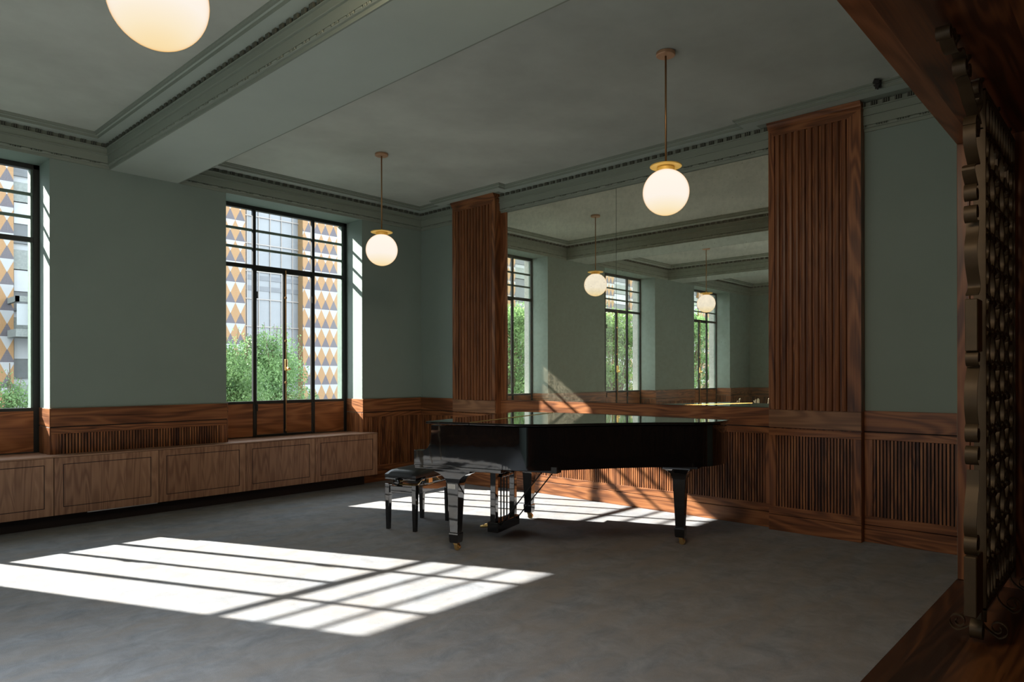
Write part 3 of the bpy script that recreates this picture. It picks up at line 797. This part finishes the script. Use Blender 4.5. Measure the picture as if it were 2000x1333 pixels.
# outer frame
X0, X1, Z0, Z1 = 4.275, 5.345, .135, 2.835
b = B()
b.box(X0, X0 + .012, Y0, Y1, Z0 - .06, Z1, .001); b.box(X1 - .012, X1, Y0, Y1, Z0 - .06, Z1, .001)
b.box(X0, X1, Y0, Y1, Z0, Z0 + .012, .001); b.box(X0, X1, Y0, Y1, Z1 - .012, Z1, .001)
b.box(X0 + .19, X0 + .20, Y0 + .01, Y1 - .01, Z0, Z1, .001); b.box(X1 - .20, X1 - .19, Y0 + .01, Y1 - .01, Z0, Z1, .001)
b.box(X0, X1, Y0 + .01, Y1 - .01, Z0 + .20, Z0 + .21, .001); b.box(X0, X1, Y0 + .01, Y1 - .01, Z1 - .21, Z1 - .20, .001)
b.obj('screen_frame', 'iron', gr)
b = B()  # lattice of C straps and collars
def cell(cx, cz, w, h):
    for s in (-1, 1):
        pts = [(cx + s*w*(.06 + .40*math.sin(PI*t)**.8), cz - h/2 + h*t) for t in [j/10 for j in range(11)]]
        b.strap(pts, Y0 + .012, Y1 - .012, .005)
    b.box(cx - .012, cx + .012, Y0 + .005, Y1 - .005, cz - h/2 - .012, cz - h/2 + .012, .003)
nx = 4
wx = (X1 - X0 - .40) / nx
for ix in range(nx):
    for iz in range(13):
        h = (Z1 - Z0 - .42)/13
        cell(X0 + .20 + wx*(ix + .5), Z0 + .21 + h*(iz + .5) - (h*.5 if ix % 2 else 0), wx, h)
for iz in range(17):
    h = (Z1 - Z0 - .42)/17
    for cx in (X0 + .10, X1 - .10): cell(cx, Z0 + .21 + h*(iz + .5), .17, h)
for ix in range(11):
    w = (X1 - X0)/11
    for z in (Z0 + .105, Z1 - .105): cell(X0 + w*(ix + .5), z, w, .17)
smooth_by_angle(b.obj('lattice', 'iron', gr), .6)
b = B()
for ix in range(nx + 1):
    x = X0 + .20 + wx*ix; b.box(x - .004, x + .004, Y0 + .02, Y1 - .02, Z0 + .2, Z1 - .2)
    for iz in range(14):
        z = Z0 + .21 + (Z1 - Z0 - .42)/13*iz
        b.lathe([(.006, -.03), (.022, -.012), (.026, 0), (.022, .012), (.006, .03)], (x, .645, z), 10)
        for s in (-1, 1): b.tube([(x, .645, z), (x + s*.03, .645 + .02*s, z + .012), (x + s*.05, .645, z + .035)], [.009, .007, .011], 6)
for iz in range(18):
    z = Z0 + .21 + (Z1 - Z0 - .42)/17*iz
    for x in (X0 + .10, X1 - .10): b.lathe([(.004, -.022), (.020, -.01), (.022, 0), (.020, .01), (.004, .022)], (x, .645, z), 10)
b.obj('rosettes', 'iron_dark', gr)
# side ornament: straps and scrolls along the near edge, crest under the soffit
b = B()
sx = X0 - .02
def S_seg(pts): b.strap(pts, Y0, Y1, .007)
def smoothp(ctrl, n=8):
    out = []
    for k in range(len(ctrl)-1):
        p0, p1, p2, p3 = ctrl[max(k-1, 0)], ctrl[k], ctrl[k+1], ctrl[min(k+2, len(ctrl)-1)]
        for j in range(n):
            t = j/n
            out.append(tuple(.5*((2*p1[i]) + (-p0[i]+p2[i])*t + (2*p0[i]-5*p1[i]+4*p2[i]-p3[i])*t*t + (-p0[i]+3*p1[i]-3*p2[i]+p3[i])*t**3) for i in (0, 1)))
    return out + [ctrl[-1]]
S_seg(smoothp([(4.02, .20), (4.02, .42)], 2)); b.box(4.00, 4.18, Y0, Y1, .165, .46, .004)
S_seg(spiral(4.05, .52, .055, .02, -PI/2 - .3, -1.3))
S_seg(smoothp([(4.07, .50), (4.00, .60), (4.03, .72), (4.07, .80), (4.08, .88)]))
S_seg(spiral(4.07, .96, .05, .015, -PI/2, -1.4)); S_seg(spiral(4.07, 1.06, .05, .015, PI/2, 1.4))
S_seg(smoothp([(4.06, 1.11), (4.02, 1.20), (4.03, 1.30), (4.10, 1.40)]))
S_seg(spiral(4.08, 1.44, .04, .012, -PI/2, -1.3)); b.box(4.04, 4.17, Y0, Y1, 1.47, 1.73, .004)
b2_ = smoothp([(4.06, 1.75), (4.12, 1.80), (4.05, 1.90), (4.03, 1.98), (4.07, 2.06), (4.08, 2.12)])
smooth_by_angle(b.obj('scroll_edge', 'iron', gr), .55); b = B(); S_seg(b2_)
S_seg(spiral(4.05, 2.155, .045, .012, -PI/2, -1.4)); S_seg(spiral(4.05, 2.25, .045, .012, PI/2, 1.4))
S_seg(smoothp([(4.06, 2.29), (3.97, 2.36), (4.12, 2.41)]))
S_seg(smoothp([(4.12, 2.41), (4.02, 2.48), (4.00, 2.56), (4.05, 2.63), (4.12, 2.60), (4.10, 2.54)]))
S_seg(spiral(4.06, 2.58, .06, .02, PI, -1.2))
smooth_by_angle(b.obj('scroll_edge', 'iron', gr), .55); b = B()
# crest sweeping to the left under the soffit
S_seg(smoothp([(4.16, 2.62), (4.08, 2.66), (3.98, 2.69), (3.88, 2.735), (3.80, 2.75)]))
S_seg(spiral(4.10, 2.78, .05, .015, -PI/2, 1.3)); S_seg(smoothp([(4.10, 2.66), (4.20, 2.74), (4.16, 2.83), (4.10, 2.825)]))
S_seg(spiral(3.78, 2.79, .040, .012, -PI/2, -1.3)); S_seg(spiral(3.87, 2.80, .040, .012, PI, 1.2))
S_seg(smoothp([(3.78, 2.83), (3.70, 2.84), (3.62, 2.80), (3.54, 2.79), (3.45, 2.825)]))
S_seg(spiral(3.43, 2.815, .036, .010, 0, 1.3)); S_seg(spiral(3.52, 2.835, .030, .010, PI, -1.2))
smooth_by_angle(b.obj('scroll_crest', 'iron', gr), .55)
for x in (3.66, 3.92, 4.27, 4.8, 5.25): B().lathe([(.006, -.06), (.010, -.03), (.022, -.012), (.022, 0)], (x, .645, JZ), 10).obj('fixing_stud', 'iron_dark', gr)
# scrolled feet spreading across
for x in (4.215, 4.72, 5.22):
    b = B()
    for s in (-1, 1):
        # in the y-z plane
        ctr = [(.0, .14), (.03, .07), (.085, .030)]
        pts2 = smoothp(ctr, 5) + [(.085 + .046*math.sin(a) * (1 - .085*a), .074 - .046*math.cos(a)*(1 - .085*a)) for a in [.15 + 8.6*j/34 for j in range(35)]]
        i = len(b.v)
        for (d, z) in pts2:
            for (dx, dz) in ((-.013, -.004), (.013, -.004), (.013, .004), (-.013, .004)): b.v.append((x + dx, .645 + s*d, z + dz))
        for k in range(len(pts2)-1):
            for j in range(4): b.f.append((i+4*k+j, i+4*k+(j+1) % 4, i+4*k+4+(j+1) % 4, i+4*k+4+j))
    b.box(x - .012, x + .012, Y0 + .01, Y1 - .01, .10, .20, .002)
    if x < 4.3: b.strap(spiral(4.185, .055, .05, .02, PI/2, 1.4), Y0, Y1, .007)
    smooth_by_angle(b.obj('scroll_foot', 'iron', gr), .55)

# ------------------------------------------------------------------ outside
FY = 17.0; GZ = -3.0
bd = thing('tiled_building', (2, FY, GZ), 'long building across the street with ochre, black and white harlequin tiled piers', 'building')
ZL = 3.23   # height of a dark-over-white line
def pier(x0, x1, phase):
    b = B().box(x0, x1, FY, FY + .5, GZ, 7.0)
    b.obj('mosaic_pier', 'mosaic', bd, org=(phase - .263/2, FY, ZL % .525 - 5.25))
    B().box(x0 - .006, x0, FY + .01, FY + .5, GZ, 6.99).obj('pier_side', 'ochre', bd)
pier(7.62, 8.36, 8.225); pier(9.99, 11.6, 10.168); pier(2.55, 3.447, 3.335); pier(-6.42, -5.2, -6.2); pier(-12.78, -11.9, -12.5); pier(-15.2, -14.0, -14.2); pier(-22.5, -20.4, -21.3)
def glazed(x0, x1):
    g = B().box(x0, x1, FY + .25, FY + .35, GZ, 7.0).obj('glazed_bay', 'greyglass', bd)
    b = B(); n = max(1, int((x1 - x0)/.33))
    for k in range(n + 1):
        x = x1 - .18 - k*.325
        if x > x0: b.box(x - .009, x + .009, FY + .22, FY + .25, GZ, 7.0)
    z = 4.84
    while z > GZ: z -= .722
    while z < 7: b.box(x0, x1, FY + .215, FY + .25, z - .012, z + .012); z += .722
    b.obj('mullions', 'mullion', g)
    for z in (3.62, 3.90, 5.75): B().box(x0, x1, FY + .235, FY + .25, z, z + .12).obj('louvre_band', 'greyband', g)
glazed(8.36, 9.99); glazed(-12, -6.42 - 2.6); glazed(11.6, 14.5)
def flats(x0, x1):
    w = B().box(x0, x1, FY + .15, FY + .4, GZ, 7.0).obj('balcony_bay', 'white', bd)
    z = -1.55
    while z < 6:
        B().box(x0 - .02, x1 + .02, FY + .05, FY + .15, z + .95, z + 1.35).obj('spandrel', 'concrete', w)
        b = B().box(x0 + .02, x1 - .1, FY + .10, FY + .15, z + .1, z + .93); b.obj('bay_window', 'darkwin', w)
        B().box(x0 + .02, x0 + 1.2, FY + .07, FY + .10, z + .5, z + .93).obj('roller_shutter', 'white', w)
        z += 1.39
    return w
w1 = flats(3.447, 7.62); flats(-5.2, 2.55); flats(-9.0, -6.42); flats(-14.0, -12.78); flats(-20.4, -15.2)
b = B().box(3.34, 5.2, 16.3, 17.1, 2.15, 2.30); b.box(3.34, 5.2, 16.3, 16.36, 2.84, 2.95); b.box(3.34, 3.40, 16.3, 17, 2.84, 2.95)
bal = b.obj('balcony', 'concrete', w1)
B().box(3.36, 5.2, 16.32, 16.34, 2.38, 2.80).obj('balcony_glass', 'bglass', bal)
B().box(3.60, 3.66, 16.2, 16.26, 2.1, 2.98).obj('downpipe', 'white', bal)

def tree(x, y, top, rad, base, label, leaf='leaf', n=5200, sprigs=7, foot=GZ, ls=1.0, box=None, nm='leafy_tree', ncl=34):
    t = thing(nm, (x, y, GZ if not box else .45), label, 'tree' if not box else 'plant', 'leafy green trees growing outside the windows' if not box else None)
    tr = B(); tr.tube([(x, y, foot), (x + .01, y, base), (x, y, base + .6)], [.09, .07, .04] if foot == GZ else [.015, .012, .008], 8)
    lv = B(); rr = random.Random(int(x*100 + y*7))
    centers = []
    for k in range(ncl):
        a = rr.uniform(0, 2*PI); r = rad*math.sqrt(rr.random())*.85; z = base + (top - base)*rr.random()**.8
        sh = 1 - .45*((z - base)/(top - base))**2
        centers.append((x + r*sh*math.cos(a), y + r*sh*math.sin(a)*.7, z - .15, rr.uniform(.28, .48)))
    def leafq(p, s):
        d = Vector((rr.gauss(0, 1), rr.gauss(0, 1) - .6, rr.gauss(0, .6) - .25)).normalized()
        u = d.cross(Vector((rr.gauss(0, 1), rr.gauss(0, 1), rr.gauss(0, 1)))).normalized(); v = d.cross(u)
        P0 = Vector(p); i = len(lv.v)
        lv.v += [tuple(P0 - u*s), tuple(P0 + v*s*.42), tuple(P0 + u*s), tuple(P0 - v*s*.42)]; lv.f.append((i, i+1, i+2, i+3))
    for c in centers:
        tr.tube([(x, y, max(base - .2, foot + .02)), ((x+c[0])/2, (y+c[1])/2, (base + c[2])/2), (c[0], c[1], c[2])], [.03, .02, .008], 5)
        for j in range(n // len(centers)):
            q = Vector((rr.gauss(0, 1), rr.gauss(0, 1), rr.gauss(0, 1))).normalized() * c[3] * rr.random()**.4
            leafq((c[0] + q.x, c[1] + q.y, c[2] + q.z*.8), rr.uniform(.028, .060)*ls)
    for k in range(sprigs):
        a = rr.uniform(0, 2*PI); r = rad*rr.random()*.8; bx_, by_ = x + r*math.cos(a), y + r*math.sin(a)*.6
        h = rr.uniform(.35, .75); z0 = top - .45
        lean = rr.uniform(-.12, .12)
        tr.tube([(bx_, by_, z0), (bx_ + lean*.5, by_, z0 + h*.5), (bx_ + lean, by_, z0 + h)], [.008, .006, .003], 4)
        for j in range(46):
            u_ = rr.random()
            leafq((bx_ + lean*u_ + rr.gauss(0, .05), by_ + rr.gauss(0, .05), z0 + h*u_), rr.uniform(.020, .040)*max(ls, .7))
    lv.obj('foliage', leaf, t); tr.obj('trunk', 'bark', t)
    if box: B().box(*box, .01).obj('trough', 'terracotta', t)
tree(4.52, 9.75, 1.80, .50, -.1, 'pale green tree behind the left panes of the farther window', n=26000, sprigs=10, ls=.50)
tree(6.08, 11.35, 2.02, .72, -.1, 'fresh green tree with upright sprigs in the middle of the farther window', n=34000, sprigs=20, ls=.58)
tree(2.90, 14.6, 1.20, .20, 1.0, 'wispy green plant in a terracotta trough, low in the nearer window', n=1200, sprigs=4, foot=.68, ls=.7, box=(2.45, 3.5, 14.4, 14.8, .45, .70), nm='potted_plant', ncl=14)
tree(.10, 11.2, 2.95, 1.15, -.2, 'broad green tree reflected in the left edge of the mirror', n=17000, sprigs=5, ls=.9, ncl=46)
tree(-4.3, 11.3, 3.25, 1.25, -.2, 'tall green tree reflected through the mirrored middle window', 'leaf2', n=17000, sprigs=5, ls=.9, ncl=50)
tree(-9.3, 11.7, 3.6, 1.5, -.2, 'green tree seen in the farthest mirrored window', n=17000, sprigs=5, ncl=56)
B().box(2.35, 3.6, 14.3, 14.9, GZ, .445).obj('wall_garden', 'concrete', **STR)
B().box(-30, 20, YF + .22, 30, GZ - .1, GZ).obj('ground_street', 'asphalt', **STR)

# ------------------------------------------------------------------ light
SUNV = Vector((.44, -1.0, -.695))
l = bpy.data.lights.new('sun', 'SUN'); l.energy = 29; l.angle = .0095; l.color = (1, .95, .88)
o = bpy.data.objects.new('sun', l); C.objects.link(o); o.rotation_euler = SUNV.to_track_quat('-Z', 'Y').to_euler()
# soft second sun added as fill for the buildings and trees across the street
l = bpy.data.lights.new('facade_fill_sun', 'SUN'); l.energy = .7; l.angle = 1.4; l.color = (.93, .97, 1)
o = bpy.data.objects.new('facade_fill_sun', l); C.objects.link(o); o.rotation_euler = Vector((-.15, 1.0, -.75)).to_track_quat('-Z', 'Y').to_euler()
w = bpy.data.worlds.new('world'); sc.world = w; w.use_nodes = True
nt = w.node_tree; nt.nodes.clear()
bg = nt.nodes.new('ShaderNodeBackground'); ou = nt.nodes.new('ShaderNodeOutputWorld')
bg.inputs[0].default_value = (.84, .92, 1.0, 1); bg.inputs[1].default_value = 5.5
nt.links.new(bg.outputs[0], ou.inputs[0])
for i, wv in enumerate(WIN):
    l = bpy.data.lights.new('window_portal', 'AREA'); l.shape = 'RECTANGLE'; l.size = wv[1] - wv[0]; l.size_y = 2.3
    l.cycles.is_portal = True
    o = bpy.data.objects.new('window_portal', l); C.objects.link(o); o.location = ((wv[0] + wv[1])/2, YF + .26, 2.2)
    o.rotation_euler = Vector((0, -1, 0)).to_track_quat('-Z', 'Z').to_euler()

def fill_light(name, loc, to, sx, sy, power, col):  # area lights added out of view to lift the interior
    l = bpy.data.lights.new(name, 'AREA'); l.shape = 'RECTANGLE'; l.size = sx; l.size_y = sy; l.energy = power; l.color = col
    o = bpy.data.objects.new(name, l); C.objects.link(o); o.location = loc
    o.rotation_euler = Vector(to).to_track_quat('-Z', 'Y').to_euler(); return o
o = fill_light('unseen_ceiling_fill', (-1.1, 2.2, 3.30), (.12, -.12, -1), 4.2, 2.2, 94, (.80, .90, 1)); o.data.spread = 1.45  # added cool fill over the foreground floor, no fitting there
fill_light('unseen_warm_fill', (1.9, 1.55, 3.32), (.75, .55, -1), 1.7, .9, 46, (1, .78, .56))  # added warm fill for the floor and wall on the right
fill_light('unseen_vestibule_fill', (.2, -2.2, 2.3), (1, .45, -.1), 1.2, .8, 5, (1, .66, .40))  # weak warm fill added behind the camera for screen and portal
fill_light('unseen_west_fill', (-4.40, 3.0, 1.9), (1, 0, 0), 3.4, 2.6, 32, (.92, .96, 1))  # unseen fill added at the far wall, in place of more windows

# ------------------------------------------------------------------ camera
cam = bpy.data.cameras.new('camera'); co = bpy.data.objects.new('camera', cam); C.objects.link(co)
cam.sensor_width = 36; cam.lens = 1348/2000*36; cam.shift_y = 69.1/2000; cam.clip_start = .02; cam.clip_end = 200
yaw = math.atan(1460/1348)
co.location = (0, 0, 1.35)
co.rotation_euler = (Matrix.Rotation(-yaw, 4, 'Z') @ Matrix.Rotation(PI/2, 4, 'X') @ Matrix.Rotation(-math.radians(.10), 4, 'Z')).to_euler()
sc.camera = co
sc.view_settings.view_transform = 'Standard'; sc.view_settings.look = 'None'; sc.view_settings.exposure = 0
sc.cycles.use_denoising = True
sc.cycles.max_bounces = 10; sc.cycles.diffuse_bounces = 5; sc.cycles.glossy_bounces = 6; sc.cycles.transparent_max_bounces = 12
sc.cycles.caustics_reflective = False; sc.cycles.caustics_refractive = False
for o in bpy.data.objects:
    if '_o' in o.keys(): del o['_o']
